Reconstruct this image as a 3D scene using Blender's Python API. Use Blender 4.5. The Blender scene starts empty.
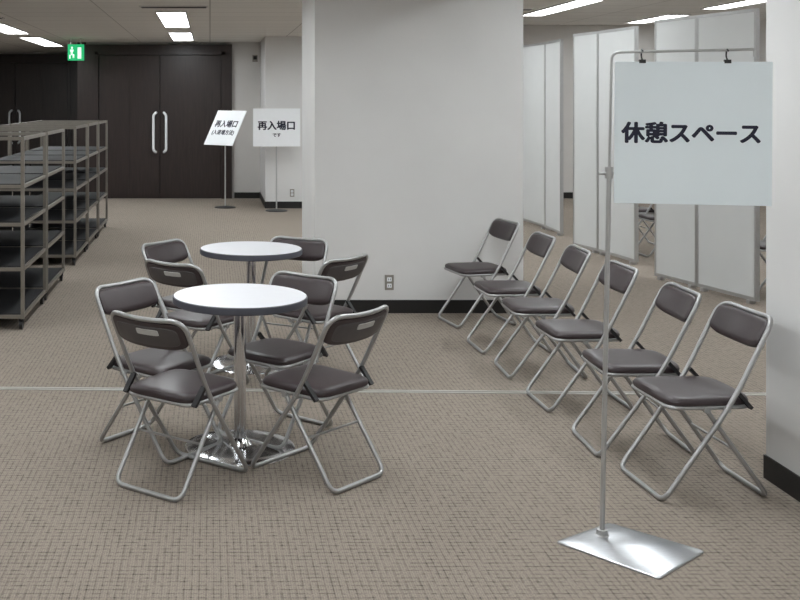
import bpy, bmesh, math, random
from mathutils import Vector, Matrix
random.seed(3)
scene = bpy.context.scene
scene.view_settings.view_transform = 'Standard'
COL = scene.collection

# ---------------------------------------------------------------- materials
def srgb(r, g, b):
    def f(c):
        c /= 255.0
        return c/12.92 if c <= 0.04045 else ((c+0.055)/1.055)**2.4
    return (f(r), f(g), f(b), 1)

def mat(name, col, rough=0.6, metal=0.0, noise=0.0, nscale=20, bump=0.0, emit=None, estr=0, stretch=None):
    m = bpy.data.materials.new(name); m.use_nodes = True
    nt = m.node_tree; b = nt.nodes['Principled BSDF']
    b.inputs['Base Color'].default_value = col
    b.inputs['Roughness'].default_value = rough
    b.inputs['Metallic'].default_value = metal
    if emit:
        b.inputs['Emission Color'].default_value = emit
        b.inputs['Emission Strength'].default_value = estr
    if noise or bump:
        tc = nt.nodes.new('ShaderNodeTexCoord')
        mp = nt.nodes.new('ShaderNodeMapping')
        if stretch: mp.inputs['Scale'].default_value = stretch
        n = nt.nodes.new('ShaderNodeTexNoise')
        n.inputs['Scale'].default_value = nscale; n.inputs['Detail'].default_value = 4
        nt.links.new(tc.outputs['Object'], mp.inputs['Vector'])
        nt.links.new(mp.outputs['Vector'], n.inputs['Vector'])
        if noise:
            r = nt.nodes.new('ShaderNodeMapRange')
            r.inputs['From Min'].default_value = 0.3; r.inputs['From Max'].default_value = 0.7
            r.inputs['To Min'].default_value = 1-noise; r.inputs['To Max'].default_value = 1+noise
            mx = nt.nodes.new('ShaderNodeVectorMath'); mx.operation = 'SCALE'
            mx.inputs[0].default_value = col[:3]
            nt.links.new(n.outputs['Fac'], r.inputs['Value'])
            nt.links.new(r.outputs['Result'], mx.inputs['Scale'])
            nt.links.new(mx.outputs['Vector'], b.inputs['Base Color'])
        if bump:
            bp = nt.nodes.new('ShaderNodeBump'); bp.inputs['Strength'].default_value = bump
            bp.inputs['Distance'].default_value = 0.01
            nt.links.new(n.outputs['Fac'], bp.inputs['Height'])
            nt.links.new(bp.outputs['Normal'], b.inputs['Normal'])
    return m

M_wall = mat('wall_paint', srgb(220, 219, 218), 0.85, noise=0.025, nscale=2.0, bump=0.03)
M_wall2 = mat('wall_paint_far', srgb(212, 209, 206), 0.85, noise=0.03, nscale=2.0)
M_base = mat('baseboard_black', srgb(24, 22, 22), 0.5, noise=0.1)
M_chrome = mat('chrome', (0.72, 0.72, 0.74, 1), 0.12, 1.0)
M_steel = mat('brushed_steel', (0.50, 0.51, 0.53, 1), 0.3, 1.0, noise=0.08, nscale=30, stretch=(1, 12, 1))
M_tube = mat('chair_tube', (0.42, 0.42, 0.42, 1), 0.38, 0.7, noise=0.04, nscale=40)
M_vinyl = mat('chair_vinyl', srgb(57, 47, 49), 0.4, noise=0.08, nscale=14, bump=0.05)
M_rear = mat('chair_rear_shell', srgb(82, 78, 79), 0.45, 0.2, noise=0.05)
M_plate = mat('chair_label', srgb(190, 190, 188), 0.5, 0.0, noise=0.04)
M_black = mat('black_plastic', srgb(30, 29, 31), 0.5, noise=0.08)
M_tabtop = mat('table_laminate', srgb(222, 222, 227), 0.4, noise=0.01)
M_tabrim = mat('table_rim', srgb(76, 77, 86), 0.45, noise=0.05)
M_board = mat('sign_board', srgb(234, 243, 247), 0.6, noise=0.008, nscale=4)
M_board2 = mat('sign_board_far', srgb(244, 246, 249), 0.6, noise=0.01)
M_ink = mat('sign_ink', srgb(20, 21, 46), 0.6, noise=0.02)
M_screen = mat('partition_panel', srgb(222, 224, 224), 0.5, noise=0.015, nscale=3)
M_alu = mat('aluminium', (0.55, 0.55, 0.55, 1), 0.4, 0.7, noise=0.03)
M_bronze = mat('shelf_frame_metal', srgb(132, 126, 118), 0.45, 0.45, noise=0.06)
M_shelf = mat('shelf_black', srgb(22, 22, 26), 0.65, noise=0.15)
M_wood = mat('dark_wood', srgb(44, 33, 31), 0.4, noise=0.25, nscale=6, stretch=(6, 6, 0.5))
M_gap = mat('door_gap', srgb(14, 10, 10), 0.8, noise=0.05)
M_lamp = mat('lamp_diffuser', (1, 1, 1, 1), 0.5, emit=(0.93, 0.98, 1.0, 1), estr=14.0)
M_green = mat('exit_green', srgb(20, 150, 90), 0.5, emit=srgb(40, 190, 120), estr=0.8)
M_white = mat('exit_white', srgb(240, 255, 245), 0.5, emit=srgb(230, 255, 240), estr=0.9)
M_outlet = mat('outlet_plate', srgb(150, 145, 138), 0.5, 0.3, noise=0.03)
M_track = mat('floor_track', srgb(190, 187, 182), 0.4, 0.2, noise=0.05)

def ceiling_mat():
    m = mat('ceiling_board', srgb(226, 222, 216), 0.9)
    nt = m.node_tree; b = nt.nodes['Principled BSDF']
    tc = nt.nodes.new('ShaderNodeTexCoord')
    br = nt.nodes.new('ShaderNodeTexBrick')
    br.offset = 0.0
    br.inputs['Color1'].default_value = srgb(230, 227, 222)
    br.inputs['Color2'].default_value = srgb(226, 223, 218)
    br.inputs['Mortar'].default_value = srgb(180, 176, 171)
    br.inputs['Scale'].default_value = 1.0
    br.inputs['Mortar Size'].default_value = 0.008
    br.inputs['Brick Width'].default_value = 1.2
    br.inputs['Row Height'].default_value = 0.6
    nt.links.new(tc.outputs['Object'], br.inputs['Vector'])
    nt.links.new(br.outputs['Color'], b.inputs['Base Color'])
    return m
M_ceil = ceiling_mat()

def carpet_mat():
    m = bpy.data.materials.new('carpet'); m.use_nodes = True
    nt = m.node_tree; N = nt.nodes; L = nt.links; b = N['Principled BSDF']
    b.inputs['Roughness'].default_value = 0.95
    b.inputs['Specular IOR Level'].default_value = 0.1
    tc = N.new('ShaderNodeTexCoord'); sp = N.new('ShaderNodeSeparateXYZ')
    L.new(tc.outputs['Object'], sp.inputs[0])
    def math_(op, a, bb=None, c=None):
        n = N.new('ShaderNodeMath'); n.operation = op
        for i, v in enumerate((a, bb, c)):
            if v is None: continue
            if isinstance(v, (int, float)): n.inputs[i].default_value = v
            else: L.new(v, n.inputs[i])
        return n.outputs[0]
    def noise(scale, stretch=(1, 1, 1), det=2):
        mp = N.new('ShaderNodeMapping'); mp.inputs['Scale'].default_value = stretch
        n = N.new('ShaderNodeTexNoise'); n.inputs['Scale'].default_value = scale; n.inputs['Detail'].default_value = det
        L.new(tc.outputs['Object'], mp.inputs['Vector']); L.new(mp.outputs['Vector'], n.inputs['Vector'])
        return n.outputs['Fac']
    def mr_(v, a, b_, c, d):
        mr = N.new('ShaderNodeMapRange'); L.new(v, mr.inputs['Value'])
        for k, x in zip(('From Min', 'From Max', 'To Min', 'To Max'), (a, b_, c, d)): mr.inputs[k].default_value = x
        return mr.outputs['Result']
    def lines(coord, period, width):
        f = math_('FRACT', math_('DIVIDE', coord, period))
        d = math_('ABSOLUTE', math_('SUBTRACT', f, 0.5))
        mr = N.new('ShaderNodeMapRange'); mr.interpolation_type = 'SMOOTHSTEP'
        L.new(d, mr.inputs['Value'])
        mr.inputs['From Min'].default_value = 0.0; mr.inputs['From Max'].default_value = width
        mr.inputs['To Min'].default_value = 1.0; mr.inputs['To Max'].default_value = 0.0
        return mr.outputs['Result']
    wob = math_('MULTIPLY', math_('SUBTRACT', noise(5.0), 0.5), 0.008)
    yy = math_('ADD', sp.outputs['Y'], wob)
    xx = math_('ADD', sp.outputs['X'], math_('MULTIPLY', math_('SUBTRACT', noise(4.0, (1, 1.3, 1)), 0.5), 0.004))
    hl = math_('MULTIPLY', lines(yy, 0.030, 0.25), mr_(noise(12.0, (2.2, 3.6, 1), 3), 0.42, 0.62, 0.04, 0.55))
    vl = math_('MULTIPLY', lines(xx, 0.026, 0.25), mr_(noise(12.0, (4, 1.4, 1), 3), 0.38, 0.65, 0.06, 0.42))
    rib = math_('MULTIPLY', lines(xx, 0.0085, 0.35), 0.16)
    rib2 = math_('MULTIPLY', lines(yy, 0.010, 0.35), 0.12)
    grain = math_('MULTIPLY', math_('SUBTRACT', noise(190, (1, .6, 1), det=3), 0.5), 1.0)
    big = math_('MULTIPLY', math_('SUBTRACT', noise(0.9), 0.5), 0.12)
    tot = math_('ADD', math_('ADD', hl, vl), math_('ADD', rib, rib2))
    val = math_('ADD', math_('SUBTRACT', 1.2, tot), math_('ADD', grain, big))
    sc = N.new('ShaderNodeVectorMath'); sc.operation = 'SCALE'
    sc.inputs[0].default_value = srgb(143, 133, 123)[:3]
    L.new(val, sc.inputs['Scale']); L.new(sc.outputs['Vector'], b.inputs['Base Color'])
    bp = N.new('ShaderNodeBump'); bp.inputs['Strength'].default_value = 0.3; bp.inputs['Distance'].default_value = 0.003
    L.new(val, bp.inputs['Height']); L.new(bp.outputs['Normal'], b.inputs['Normal'])
    return m
M_carpet = carpet_mat()

# ---------------------------------------------------------------- mesh helpers
def finish(bm, name, mats, smooth_angle=35, parent=None, bevel=0):
    bmesh.ops.recalc_face_normals(bm, faces=bm.faces)
    me = bpy.data.meshes.new(name); bm.to_mesh(me); bm.free()
    for mm in mats: me.materials.append(mm)
    for p in me.polygons: p.use_smooth = True
    ob = bpy.data.objects.new(name, me); COL.objects.link(ob)
    try:
        me.set_sharp_from_angle(angle=math.radians(smooth_angle))
    except Exception:
        pass
    if bevel:
        md = ob.modifiers.new('bevel', 'BEVEL'); md.width = bevel; md.segments = 2; md.limit_method = 'ANGLE'
    if parent: ob.parent = parent
    return ob

def addbox(bm, x0, x1, y0, y1, z0, z1, mi=0, M=None):
    vs = [bm.verts.new(Vector((x, y, z)) if M is None else M @ Vector((x, y, z)))
          for z in (z0, z1) for (x, y) in ((x0, y0), (x1, y0), (x1, y1), (x0, y1))]
    for idx in ((3, 2, 1, 0), (4, 5, 6, 7), (0, 1, 5, 4), (1, 2, 6, 5), (2, 3, 7, 6), (3, 0, 4, 7)):
        f = bm.faces.new([vs[i] for i in idx]); f.material_index = mi

def box(name, x0, x1, y0, y1, z0, z1, m, bevel=0, parent=None):
    bm = bmesh.new(); addbox(bm, x0, x1, y0, y1, z0, z1)
    return finish(bm, name, [m], bevel=bevel, parent=parent)

def fillet(pts, rads, n=6, closed=False):
    out = []; N_ = len(pts)
    for i, p in enumerate(pts):
        p = Vector(p); r = rads[i]
        if r <= 0 or (not closed and i in (0, N_-1)):
            out.append(p); continue
        a = Vector(pts[(i-1) % N_]); c = Vector(pts[(i+1) % N_])
        u = (a-p); v = (c-p)
        r1 = min(r, u.length*0.49); r2 = min(r, v.length*0.49)
        s = p+u.normalized()*r1; e = p+v.normalized()*r2
        for k in range(n+1):
            t = k/n
            out.append(s*(1-t)**2 + p*2*t*(1-t) + e*t*t)
    return out

def tube(bm, pts, r, seg=10, closed=False, mi=0, caps=True):
    P = [Vector(p) for p in pts]; n = len(P)
    tang = []
    for i in range(n):
        if closed: t = P[(i+1) % n]-P[(i-1) % n]
        else: t = P[min(i+1, n-1)]-P[max(i-1, 0)]
        tang.append(t.normalized())
    up = Vector((0, 0, 1))
    if abs(tang[0].dot(up)) > 0.9: up = Vector((1, 0, 0))
    nrm = (up-tang[0]*up.dot(tang[0])).normalized()
    rings = []
    for i in range(n):
        nrm = (nrm-tang[i]*nrm.dot(tang[i])).normalized()
        bi = tang[i].cross(nrm)
        rr = r[i] if isinstance(r, (list, tuple)) else r
        rings.append([bm.verts.new(P[i]+nrm*math.cos(2*math.pi*k/seg)*rr+bi*math.sin(2*math.pi*k/seg)*rr) for k in range(seg)])
    m = n if closed else n-1
    for i in range(m):
        A = rings[i]; B = rings[(i+1) % n]; off = 0
        if closed and i == n-1:
            off = min(range(seg), key=lambda o: (A[0].co-B[o].co).length)
        for k in range(seg):
            f = bm.faces.new((A[k], A[(k+1) % seg], B[(k+1+off) % seg], B[(k+off) % seg])); f.material_index = mi
    if not closed and caps:
        for R in (rings[0], rings[-1]):
            f = bm.faces.new(R); f.material_index = mi

def lathe(bm, prof, seg=48, mi=0, c=(0, 0), mis=None):
    rings = []
    for (r, z) in prof:
        if r < 1e-6: rings.append([bm.verts.new((c[0], c[1], z))])
        else: rings.append([bm.verts.new((c[0]+r*math.cos(2*math.pi*k/seg), c[1]+r*math.sin(2*math.pi*k/seg), z)) for k in range(seg)])
    for i in range(len(rings)-1):
        A, B = rings[i], rings[i+1]
        for k in range(seg):
            a, b_ = A[k % len(A)], A[(k+1) % len(A)]; c_, d = B[(k+1) % len(B)], B[k % len(B)]
            vs = []
            for v in (a, b_, c_, d):
                if v not in vs: vs.append(v)
            if len(vs) > 2:
                f = bm.faces.new(vs); f.material_index = mis[i] if mis else mi

def pad(bm, a, b, levels, M, e=5.0, seg=40, mi=0, warp=None, taper=0.0, c0=(0, 0)):
    rings = []
    for (w, inset) in levels:
        ring = []
        for k in range(seg):
            t = 2*math.pi*k/seg; c, s = math.cos(t), math.sin(t)
            u = (a-inset)*math.copysign(abs(c)**(2/e), c); v = (b-inset)*math.copysign(abs(s)**(2/e), s)
            u *= 1+taper*v/b
            p = Vector((u+c0[0], v+c0[1], w))
            if warp: p = warp(p)
            ring.append(bm.verts.new(M @ p))
        rings.append(ring)
    for i in range(len(rings)-1):
        for k in range(seg):
            f = bm.faces.new((rings[i][k], rings[i][(k+1) % seg], rings[i+1][(k+1) % seg], rings[i+1][k])); f.material_index = mi
    for ring in (rings[0], rings[-1]):
        h = seg//2
        for k in range(h):
            i0, i1 = k, k+1; j0, j1 = (seg-k) % seg, seg-k-1
            vs = []
            for v in (ring[i0], ring[i1], ring[j1], ring[j0]):
                if v not in vs: vs.append(v)
            if len(vs) > 2:
                f = bm.faces.new(vs); f.material_index = mi

# ---------------------------------------------------------------- room shell
HL, HR = 2.7, 3.0
box('floor', -9, 9, -4, 22.2, -0.1, 0, M_carpet)
box('ceiling', -9, 2.5, -4, 22.2, HL, HL+0.1, M_ceil)
box('ceiling_hall', 2.5, 9, -4, 22.2, HR, HR+0.1, M_ceil)
box('wall_soffit', 2.42, 2.5, -4, 18.2, HL, HR, M_wall2)
box('wall_left', -9.1, -9, -4, 22.2, 0, HL, M_wall2)
box('wall_right', 9, 9.1, -4, 22.2, 0, HR, M_wall2)
box('wall_front', -9, 9, -4.1, -4, 0, HR, M_wall2)
box('wall_back', -2.15, 9, 18.2, 18.35, 0, HR, M_wall2)
box('wall_back_side', -2.3, -2.15, 18.2, 22.0, 0, HL, M_wood)
box('wall_back_recess', -9, -2.3, 22.0, 22.2, 0, HL, M_wall2)
box('baseboard_back', 0.42, 9, 18.17, 18.2, 0, 0.1, M_base)

def column(name, x0, x1, y0, y1, h):
    bm = bmesh.new(); addbox(bm, x0, x1, y0, y1, 0, h, 0)
    t = 0.008
    addbox(bm, x0-t, x1+t, y0-t, y1+t, 0.0, 0.105, 1)
    return finish(bm, name, [M_wall, M_base])
column('column', 0.838, 2.5, 8.38, 9.56, HL)
column('column', 2.5, 3.7, 3.3, 4.72, HR)
column('column', 0.87, 1.6, 16.5, 18.2, HL)

# floor track of the movable wall
bm = bmesh.new()
ang = math.atan(-0.028)
Mt = Matrix.Translation((0, 6.15, 0)) @ Matrix.Rotation(ang, 4, 'Z')
addbox(bm, -8.8, 4.0, -0.026, -0.008, 0.0, 0.004, 0, Mt)
addbox(bm, -8.8, 4.0, 0.008, 0.026, 0.0, 0.004, 0, Mt)
addbox(bm, -8.8, 4.0, -0.008, 0.008, 0.0, 0.002, 1, Mt)
finish(bm, 'trim_floor_track', [M_track, M_bronze])

# ---------------------------------------------------------------- doors
def double_door(name, cx, y, half, leaf, h, surround):
    root = bpy.data.objects.new(name, None); COL.objects.link(root); root.location = (cx, y, 0)
    bm = bmesh.new()
    addbox(bm, -surround[0], -leaf, -0.08, 0, 0, h, 0)
    addbox(bm, leaf, surround[1], -0.08, 0, 0, h, 0)
    addbox(bm, -leaf, leaf, -0.08, 0, h-0.18, h, 0)
    addbox(bm, -leaf, leaf, -0.02, 0, 0, h-0.18, 1)
    for s in (-leaf-0.035, leaf+0.035):
        addbox(bm, s-0.03, s+0.03, -0.1, -0.08, 0, h-0.12, 0)
    addbox(bm, -leaf-0.065, leaf+0.065, -0.1, -0.08, h-0.18, h-0.12, 0)
    finish(bm, 'frame', [M_wood, M_gap], parent=root)
    for i, s in enumerate((-1, 1)):
        bm = bmesh.new()
        x0, x1 = (-leaf+0.006, -0.006) if s < 0 else (0.006, leaf-0.006)
        addbox(bm, x0, x1, -0.055, -0.02, 0.01, h-0.19, 0)
        w = x1-x0
        for k in range(2):
            a = x0+w*(k/2)+0.012; b_ = x0+w*((k+1)/2)-0.012
            addbox(bm, a, b_, -0.062, -0.055, 0.06, h-0.24, 0)
        finish(bm, 'leaf_%d' % (i+1), [M_wood], parent=root)
        bm = bmesh.new()
        hx = s*0.11; kx = s*0.045
        tube(bm, fillet([(hx-kx*0.9, -0.06, 0.80), (hx-kx*.9, -0.12, 0.80), (hx, -0.13, 0.84), (hx, -0.13, 1.44), (hx-kx*.9, -0.12, 1.48), (hx-kx*.9, -0.06, 1.48)], [0, .03, .04, .04, .03, 0]), 0.022, 10)
        finish(bm, 'handle_%d' % (i+1), [M_board2], parent=root)
    return root
double_door('door_1', -0.865, 18.2, 1, 1.06, 2.66, (1.285, 1.245))
double_door('door_2', -4.07, 22.0, 1, 1.1, 2.66, (2.4, 1.75))

# ---------------------------------------------------------------- ceiling lights
def lamp(x, y0, y1, z, w=0.32):
    root = bpy.data.objects.new('ceiling_light', None); COL.objects.link(root); root.location = (x, (y0+y1)/2, z)
    L_ = (y1-y0)/2
    bm = bmesh.new()
    t = 0.02
    addbox(bm, -w/2-t, -w/2, -L_, L_, -0.02, 0, 0); addbox(bm, w/2, w/2+t, -L_, L_, -0.02, 0, 0)
    addbox(bm, -w/2-t, w/2+t, -L_-t, -L_, -0.02, 0, 0); addbox(bm, -w/2-t, w/2+t, L_, L_+t, -0.02, 0, 0)
    finish(bm, 'housing', [M_wall2], parent=root)
    bm = bmesh.new(); addbox(bm, -w/2, w/2, -L_, L_, -0.012, -0.002, 0)
    finish(bm, 'diffuser', [M_lamp], parent=root)
for (x, y0, y1) in [(-0.44, 11.8, 14.2), (-0.44, 15.4, 17.4), (-2.85, 13.6, 15.6), (-2.85, 16.6, 19.2),
                    (-0.44, 7.6, 10.0), (-0.44, 3.8, 6.2), (-0.44, -0.2, 2.2), (-2.85, 9.6, 12.0), (-2.85, 5.6, 8.0),
                    (-2.85, 1.8, 4.2), (1.6, 0.6, 3.0), (1.6, 4.4, 6.8), (-5.3, 2, 4.4), (-5.3, 7, 9.4), (-5.3, 12, 14.4),
                    (-0.44, -3.4, -1.4), (1.6, -3.2, -0.8), (1.75, 12.2, 14.6)]:  # final pair: unseen lamps added to brighten the sign boards
    lamp(x, y0, y1, HL)
for (x, y0, y1) in [(4.9, 13.5, 16.0), (7.1, 15.9, 17.5), (7.1, 13.0, 14.8), (3.3, 9.6, 12.0), (3.3, 5.6, 8.0), (3.3, 12.8, 14.8),  # final trio on this line: extra lamps out of view, brighten the partition screens
                    (7.1, 9.0, 11.4), (7.1, 5.0, 7.4), (5.2, 1.0, 3.4), (5.6, 8.6, 11.0)]:
    lamp(x, y0, y1, HR)
def slot(x0, x1, y, z):
    bm = bmesh.new()
    addbox(bm, x0, x1, y-0.09, y+0.09, z-0.012, z, 0)
    for k in (-0.05, 0, 0.05): addbox(bm, x0+.02, x1-.02, y+k-0.014, y+k+0.014, z-0.016, z-0.012, 1)
    finish(bm, 'air_vent', [M_wall2, M_black])
slot(-0.75, -0.02, 11.2, HL); slot(-3.1, -2.5, 12.7, HL); slot(3.6, 4.6, 15.0, HR)

# exit sign
root = bpy.data.objects.new('exit_sign', None); COL.objects.link(root); root.location = (-2.17, 17.0, HL)
bm = bmesh.new()
addbox(bm, -0.13, 0.13, -0.03, 0.03, -0.36, -0.10, 0); finish(bm, 'sign_box', [M_green], parent=root)
bm = bmesh.new(); tube(bm, [(-.08, 0, 0), (-.08, 0, -.11)], 0.008); tube(bm, [(.08, 0, 0), (.08, 0, -.11)], 0.008)
finish(bm, 'hangers', [M_alu], parent=root)
bm = bmesh.new()
addbox(bm, 0.03, 0.09, -0.034, -0.031, -0.33, -0.15, 0)
addbox(bm, -0.075, -0.045, -0.034, -0.031, -0.17, -0.14, 0)
addbox(bm, -0.09, -0.035, -0.034, -0.031, -0.215, -0.185, 0)
addbox(bm, -0.08, -0.05, -0.034, -0.031, -0.275, -0.21, 0)
addbox(bm, -0.105, -0.085, -0.034, -0.031, -0.33, -0.27, 0)
addbox(bm, -0.05, -0.025, -0.034, -0.031, -0.32, -0.26, 0)
finish(bm, 'pictogram', [M_white], parent=root)

def outlet(x, y, z):
    bm = bmesh.new()
    addbox(bm, x-0.035, x+0.035, y-0.008, y, z-0.06, z+0.06, 0)
    for dz in (-0.025, 0.025):
        addbox(bm, x-0.018, x+0.018, y-0.011, y-0.008, z+dz-0.016, z+dz+0.016, 1)
        addbox(bm, x-0.009, x-0.005, y-0.0125, y-0.011, z+dz-0.008, z+dz+0.008, 2)
        addbox(bm, x+0.005, x+0.009, y-0.0125, y-0.011, z+dz-0.008, z+dz+0.008, 2)
    finish(bm, 'wall_outlet', [M_outlet, M_board2, M_black])
outlet(1.43, 8.38, 0.245); outlet(1.29, 16.5, 0.24)
# small thermostat on the far wall
bm = bmesh.new()
addbox(bm, 0.735, 0.825, 18.17, 18.2, 2.36, 2.48, 0); addbox(bm, 0.75, 0.81, 18.165, 18.17, 2.40, 2.46, 1)
finish(bm, 'wall_thermostat', [M_outlet, M_black], bevel=0.002)

# ---------------------------------------------------------------- folding chair mesh
def chair_mesh():
    bm = bmesh.new()
    W = 0.208; R = 0.0105
    yt, zt = -0.247, 0.775
    sv = Vector((0, yt+0.067, zt-0.42)).normalized()
    nf = Vector((0, sv.z, -sv.y))
    K = 0.028
    pts = [(-W, 0.232, R), (W, 0.232, R), (W, -0.067, 0.42), (W, yt, zt), (-W, yt, zt), (-W, -0.067, 0.42)]
    path = fillet(pts, [0.05, 0.05, 0.12, 0.075, 0.075, 0.12], 7, closed=True)
    dens = []
    for i, p in enumerate(path):
        q = path[(i+1) % len(path)]; dens.append(p)
        if p.z > 0.7 and (q-p).length > 0.08:
            for k in range(1, 8): dens.append(p.lerp(q, k/8))
    P = []
    for p in dens:
        p = p.copy()
        if p.z > 0.55:
            p -= nf*K*max(0, 1-(p.x/W)**2)
        P.append(p)
    tube(bm, P, R, 10, closed=True, mi=0)
    W2 = 0.184
    pts = [(-W2, 0.035, 0.385), (-W2, -0.235, R), (W2, -0.235, R), (W2, 0.035, 0.385)]
    tube(bm, fillet(pts, [0, .05, .05, 0], 7), R, 10, mi=0)
    ty = 0.235-(0.27)*(0.213-R)/(0.385-R)
    tube(bm, [(-W2, -ty, 0.213), (W2, -ty, 0.213)], 0.006, 8, mi=0)
    tube(bm, fillet([(-.178, -.165, .393), (.178, -.165, .393), (.188, .195, .393), (-.188, .195, .393)], [.05]*4, 5, closed=True), 0.009, 8, closed=True, mi=0)
    M = Matrix.Translation((0, 0.012, 0.398))
    def sw(p):
        if p.z > 0.02: p = p.copy(); p.z += 0.006*(1-(p.x/0.2)**2)
        return p
    pad(bm, 0.192, 0.192, [(0, .012), (.006, .002), (.018, 0), (.028, .006), (.034, .02), (.036, .045)], M, e=6.0, mi=1, warp=sw, taper=0.04)
    cen = Vector((0, yt, zt))-sv*0.080
    Mb = Matrix(((1, 0, 0, 0), (0, sv.y, nf.y, cen.y), (0, sv.z, nf.z, cen.z), (0, 0, 0, 1)))
    def bw(p):
        p = p.copy(); p.z -= K*max(0, 1-(p.x/W)**2); return p
    pad(bm, 0.200, 0.070, [(-.011, .012), (-.009, .004), (0, 0), (.012, .003), (.018, .012), (.02, .03)], Mb, e=5.0, mi=1, warp=bw, seg=48)
    pad(bm, 0.172, 0.050, [(-.0145, .006), (-.0135, .002), (-.010, 0)], Mb, e=5, mi=2, warp=bw, seg=48)
    pad(bm, 0.060, 0.015, [(-.0165, .001), (-.0140, 0)], Mb, e=8, mi=4, warp=bw, seg=32, c0=(0.02, 0.024))
    for s in (-1, 1):
        a = Vector((s*0.198, -0.096, 0.458)); b_ = Vector((s*0.194, -0.150, 0.398))
        d = (b_-a).normalized(); n = Vector((0, -d.z, d.y)).normalized()
        vs = []
        for q in (a-d*0.008, b_+d*0.008):
            for sx in (-0.012, 0.012):
                for sn in (-0.007, 0.007):
                    vs.append(bm.verts.new(q+Vector((sx, 0, 0))+n*sn))
        for idx in ((0, 1, 3, 2), (4, 6, 7, 5), (0, 4, 5, 1), (2, 3, 7, 6), (0, 2, 6, 4), (1, 5, 7, 3)):
            f = bm.faces.new([vs[i] for i in idx]); f.material_index = 3
        tube(bm, [(s*0.168, -0.045, 0.389), (s*0.222, -0.045, 0.389)], 0.009, 10, mi=0)
        tube(bm, [(s*0.17, 0.035, 0.385), (s*0.197, 0.035, 0.385)], 0.014, 10, mi=0)
    bmesh.ops.recalc_face_normals(bm, faces=bm.faces)
    me = bpy.data.meshes.new('folding_chair'); bm.to_mesh(me); bm.free()
    for mm in (M_tube, M_vinyl, M_rear, M_black, M_plate): me.materials.append(mm)
    for p in me.polygons: p.use_smooth = True
    me.set_sharp_from_angle(angle=math.radians(45))
    return me
CH = chair_mesh()
def chair(x, y, fx, fy):
    ob = bpy.data.objects.new('folding_chair', CH); COL.objects.link(ob)
    ob.location = (x, y, 0.001)
    ob.rotation_euler = (0, 0, math.atan2(-fx, fy))
    return ob
# near table
chair(-0.13, 4.71, .60, .80)
chair(0.495, 4.80, -.69, .72)
chair(-0.25, 5.17, .77, -.64)
chair(0.345, 5.38, -.66, -.75)
# far table
chair(-0.07, 6.20, .62, .78)
chair(-0.12, 6.70, .78, -.62)
chair(0.48, 6.83, -.5, -.87)
chair(0.64, 6.38, -.7, .71)
# row
for (x, y, a) in [(2.13, 4.64, 3), (2.08, 5.17, -2), (2.07, 5.89, 1), (2.06, 6.56, -2), (2.05, 7.20, 2), (2.04, 8.02, 10)]:
    a = math.radians(a)
    chair(x, y, -math.cos(a), -math.sin(a))
for (x, y) in [(4.95, 11.5), (4.98, 12.3), (5.0, 13.1), (4.95, 9.3), (5.0, 8.6)]:
    chair(x, y, -1, 0)

# ---------------------------------------------------------------- tables
def table(x, y):
    bm = bmesh.new()
    H = 0.745; r = 0.33
    lathe(bm, [(0, H), (r-0.006, H), (r-0.001, H-0.003), (r, H-0.008), (r, H-0.032), (r-0.006, H-0.037), (0, H-0.037)], 72,
          mis=[0, 1, 1, 1, 1, 2])
    lathe(bm, [(0, H-0.037), (0.13, H-0.037), (0.13, H-0.043), (0.05, H-0.06), (0.032, H-0.075), (0.030, H-0.08), (0.030, 0.05), (0.036, 0.045), (0.05, 0.03),
               (0.06, 0.018), (0.2, 0.012), (0.258, 0.008), (0.268, 0.005), (0.270, 0.0), (0, 0)], 64, mi=3)
    ob = finish(bm, 'round_table', [M_tabtop, M_tabrim, M_black, M_chrome], 30)
    ob.location = (x, y, 0)
table(0.147, 5.144); table(0.265, 6.775)

# ---------------------------------------------------------------- text helper (bold by stacking slightly shifted copies into one mesh)
def text(body, width, parent, loc, m, bold=0.02, name='lettering'):
    cu = bpy.data.curves.new(name, 'FONT'); cu.body = body
    cu.align_x = 'CENTER'; cu.align_y = 'CENTER'; cu.size = 1.0
    tmp = bpy.data.objects.new('tmp', cu); COL.objects.link(tmp)
    bpy.context.view_layer.update()
    dg = bpy.context.evaluated_depsgraph_get()
    me0 = bpy.data.meshes.new_from_object(tmp.evaluated_get(dg))
    w = tmp.dimensions.x
    bpy.data.objects.remove(tmp)
    s = width/max(w, 1e-4)
    bm = bmesh.new()
    shifts = [(0, 0)]+[(bold*math.cos(k*math.pi/4), bold*0.7*math.sin(k*math.pi/4)) for k in range(8)]
    for i, (dx, dy) in enumerate(shifts):
        n0 = len(bm.verts)
        bm.from_mesh(me0); bm.verts.ensure_lookup_table()
        for v in bm.verts[n0:]:
            v.co = Vector(((v.co.x+dx)*s, -0.00006*i, (v.co.y+dy)*s))
    me = bpy.data.meshes.new(name); bm.to_mesh(me); bm.free(); me.materials.append(m)
    ob = bpy.data.objects.new(name, me); COL.objects.link(ob)
    ob.parent = parent; ob.location = loc
    return ob

# ---------------------------------------------------------------- rest-space sign stand
root = bpy.data.objects.new('sign_stand', None); COL.objects.link(root); root.location = (1.525, 4.085, 0)
bm = bmesh.new()
tube(bm, [(0, 0, 0.006), (0.028, 0, 1.42)], 0.0095, 12)
tube(bm, fillet([(0.028, 0, 1.42), (0.038, 0, 1.885), (0.55, -0.083, 1.893), (0.551, -0.083, 1.865)], [0, .03, .008, 0]), 0.0055, 10)
tube(bm, [(0.027, 0, 1.395), (0.028, 0, 1.44)], 0.016, 12)
tube(bm, [(-0.014, 0, 1.415), (0.045, 0, 1.415)], 0.006, 8)
lathe(bm, [(0, .03), (.02, .03), (.022, .012), (.03, .006), (0, .006)], 24)
finish(bm, 'pole', [M_alu], parent=root)
bm = bmesh.new()
cs = [(1.325, 4.03), (1.60, 4.21), (1.860, 3.945), (1.590, 3.715)]
cs = [(x-1.525, y-4.085, 0) for x, y in cs]
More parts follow.
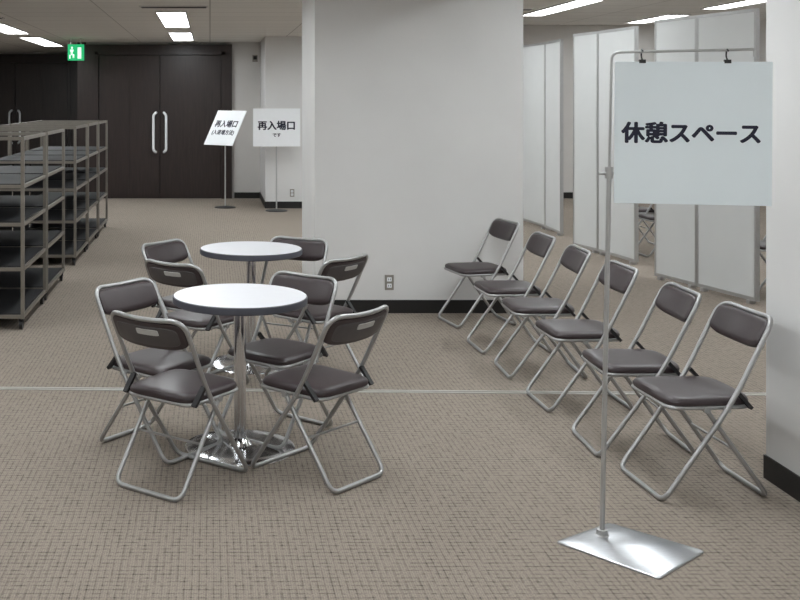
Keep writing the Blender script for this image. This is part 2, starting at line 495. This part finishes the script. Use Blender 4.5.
oc = fillet(cs, [.02]*4, 4, closed=True)
c0 = sum((Vector(c) for c in cs), Vector())/4
lv = []
for (z, k) in ((0, 1), (.005, 1), (.008, .975)):
    lv.append([bm.verts.new((c0.x+(p.x-c0.x)*k, c0.y+(p.y-c0.y)*k, z)) for p in oc])
for i in range(2):
    for k in range(len(oc)):
        bm.faces.new((lv[i][k], lv[i][(k+1) % len(oc)], lv[i+1][(k+1) % len(oc)], lv[i+1][k]))
bm.faces.new(lv[0][::-1]); bm.faces.new(lv[2])
finish(bm, 'base_plate', [M_steel], parent=root)
yaw = math.atan2(-0.09, 0.60)
brd = bpy.data.objects.new('board', None); COL.objects.link(brd); brd.parent = root
brd.location = (0.326, -0.056, 1.573); brd.rotation_euler = (0, math.radians(0.4), yaw)
bm = bmesh.new(); addbox(bm, -0.286, 0.286, -0.003, 0.003, -0.274, 0.274)
finish(bm, 'panel', [M_board], parent=brd, bevel=0.001)
bm = bmesh.new()
for x in (-0.185, 0.125):
    addbox(bm, x-0.012, x+0.012, -0.006, 0.006, 0.268, 0.282, 0)
    tube(bm, fillet([(x, 0, 0.280), (x, 0.018, 0.295), (x, 0.010, 0.325), (x, -0.008, 0.315)], [0, .01, .01, 0]), 0.003, 8, mi=0)
finish(bm, 'clips', [M_black], parent=brd)
text('休憩スペース', 0.500, brd, (-0.005, -0.0034, -0.006), M_ink, bold=0.045)

# ---------------------------------------------------------------- re-entry sign stands
def far_sign(x, y, hb, w, h, rz, lines_, tilt=0):
    root = bpy.data.objects.new('re_entry_sign_stand', None); COL.objects.link(root); root.location = (x, y, 0)
    bm = bmesh.new()
    tube(bm, [(0, 0, 0.02), (0, 0, hb)], 0.011, 10)
    lathe(bm, [(0, .03), (.03, .028), (.16, .012), (.17, 0), (0, 0)], 32, mi=1)
    finish(bm, 'pole', [M_alu, M_black], parent=root)
    brd = bpy.data.objects.new('board', None); COL.objects.link(brd); brd.parent = root
    brd.location = (0, -0.03, hb); brd.rotation_euler = (math.radians(tilt), 0, math.radians(rz))
    bm = bmesh.new(); addbox(bm, -w/2, w/2, -0.006, 0.006, -h/2, h/2)
    finish(bm, 'panel', [M_board2], parent=brd)
    for (t, ww, z) in lines_:
        text(t, ww, brd, (0, -0.0068, z), M_ink, bold=0.04)
far_sign(1.02, 16.1, 1.28, 0.72, 0.58, 0, [('再入場口', 0.56, 0.02), ('です', 0.12, -0.12)])
far_sign(0.24, 16.6, 1.26, 0.66, 0.62, -48, [('再入場口', 0.5, 0.06), ('(入退場方法)', 0.5, -0.09)], tilt=-30)

# ---------------------------------------------------------------- partition screens
def screen(pts, h=2.46):
    bm = bmesh.new()
    for (a, b_) in zip(pts[:-1], pts[1:]):
        a = Vector((a[0], a[1], 0)); b_ = Vector((b_[0], b_[1], 0))
        d = b_-a; L_ = d.length; ang = math.atan2(d.y, d.x)
        M = Matrix.Translation(a) @ Matrix.Rotation(ang, 4, 'Z')
        addbox(bm, 0.02, L_-0.02, -0.016, 0.016, 0.06, h-0.02, 0, M)
        for (x0, x1) in ((0.002, 0.022), (L_-0.022, L_-0.002)):
            addbox(bm, x0, x1, -0.02, 0.02, 0.03, h, 1, M)
        addbox(bm, 0.022, L_-0.022, -0.02, 0.02, h-0.03, h, 1, M)
        addbox(bm, 0.022, L_-0.022, -0.02, 0.02, 0.03, 0.06, 1, M)
        for q in (0.08, L_-0.08):
            addbox(bm, q-0.02, q+0.02, -0.03, 0.03, 0, 0.03, 2, M)
    finish(bm, 'folding_partition_screen', [M_screen, M_alu, M_alu])
screen([(4.25, 10.0), (4.38, 9.42), (4.54, 8.7)])
screen([(4.20, 12.1), (4.30, 11.6), (4.39, 10.8)])
screen([(4.35, 14.8), (4.42, 13.8), (4.39, 13.1)])

# ---------------------------------------------------------------- display shelves
def shelf(y0, y1, x1=-1.37, w=0.9):
    root = bpy.data.objects.new('display_shelf', None); COL.objects.link(root)
    root.location = (x1-w/2, (y0+y1)/2, 0)
    hw, hl = w/2, (y1-y0)/2
    bm = bmesh.new(); t = 0.026
    for sx in (-1, 1):
        for sy in (-1, 1):
            x = sx*(hw-t/2); y = sy*(hl-t/2)
            addbox(bm, x-t/2, x+t/2, y-t/2, y+t/2, 0.085, 1.43)
    for z in (0.10, 0.45, 0.78, 1.06, 1.415):
        for s in (-1, 1):
            addbox(bm, -hw+t, hw-t, s*(hl-t/2)-0.010, s*(hl-t/2)+0.010, z-0.013, z+0.013)
            addbox(bm, s*(hw-t/2)-0.010, s*(hw-t/2)+0.010, -hl+t, hl-t, z-0.013, z+0.013)
    finish(bm, 'frame', [M_bronze], parent=root)
    bm = bmesh.new()
    for z in (0.10, 0.45, 0.78, 1.06):
        addbox(bm, -hw+0.026, hw-0.026, -hl+0.026, hl-0.026, z-0.02, z+0.02)
    addbox(bm, -hw+0.04, -hw+0.05, -hl+0.03, hl-0.03, 0.12, 1.06)
    finish(bm, 'shelves', [M_shelf], parent=root)
    bm = bmesh.new()
    for sx in (-1, 1):
        for sy in (-1, 1):
            x = sx*(hw-0.03); y = sy*(hl-0.05)
            tube(bm, [(x-0.012, y, 0.036), (x+0.012, y, 0.036)], 0.036, 16)
            addbox(bm, x-0.018, x+0.018, y-0.012, y+0.012, 0.05, 0.086)
    finish(bm, 'casters', [M_black], parent=root)
for y0 in (7.74, 8.86, 10.75, 11.87, 13.0):
    shelf(y0, y0+1.06)

# ---------------------------------------------------------------- world / camera
w = bpy.data.worlds.new('world'); scene.world = w; w.use_nodes = True
w.node_tree.nodes['Background'].inputs[0].default_value = (0.8, 0.8, 0.8, 1)
w.node_tree.nodes['Background'].inputs[1].default_value = 0.3
cam = bpy.data.cameras.new('camera'); co = bpy.data.objects.new('camera', cam); COL.objects.link(co)
co.location = (0, 0, 1.7); co.rotation_euler = (math.radians(90), 0, 0)
cam.sensor_width = 36; cam.lens = 36*1050/800
cam.shift_x = (400-210)/800; cam.shift_y = -(300-100)/800
scene.camera = co
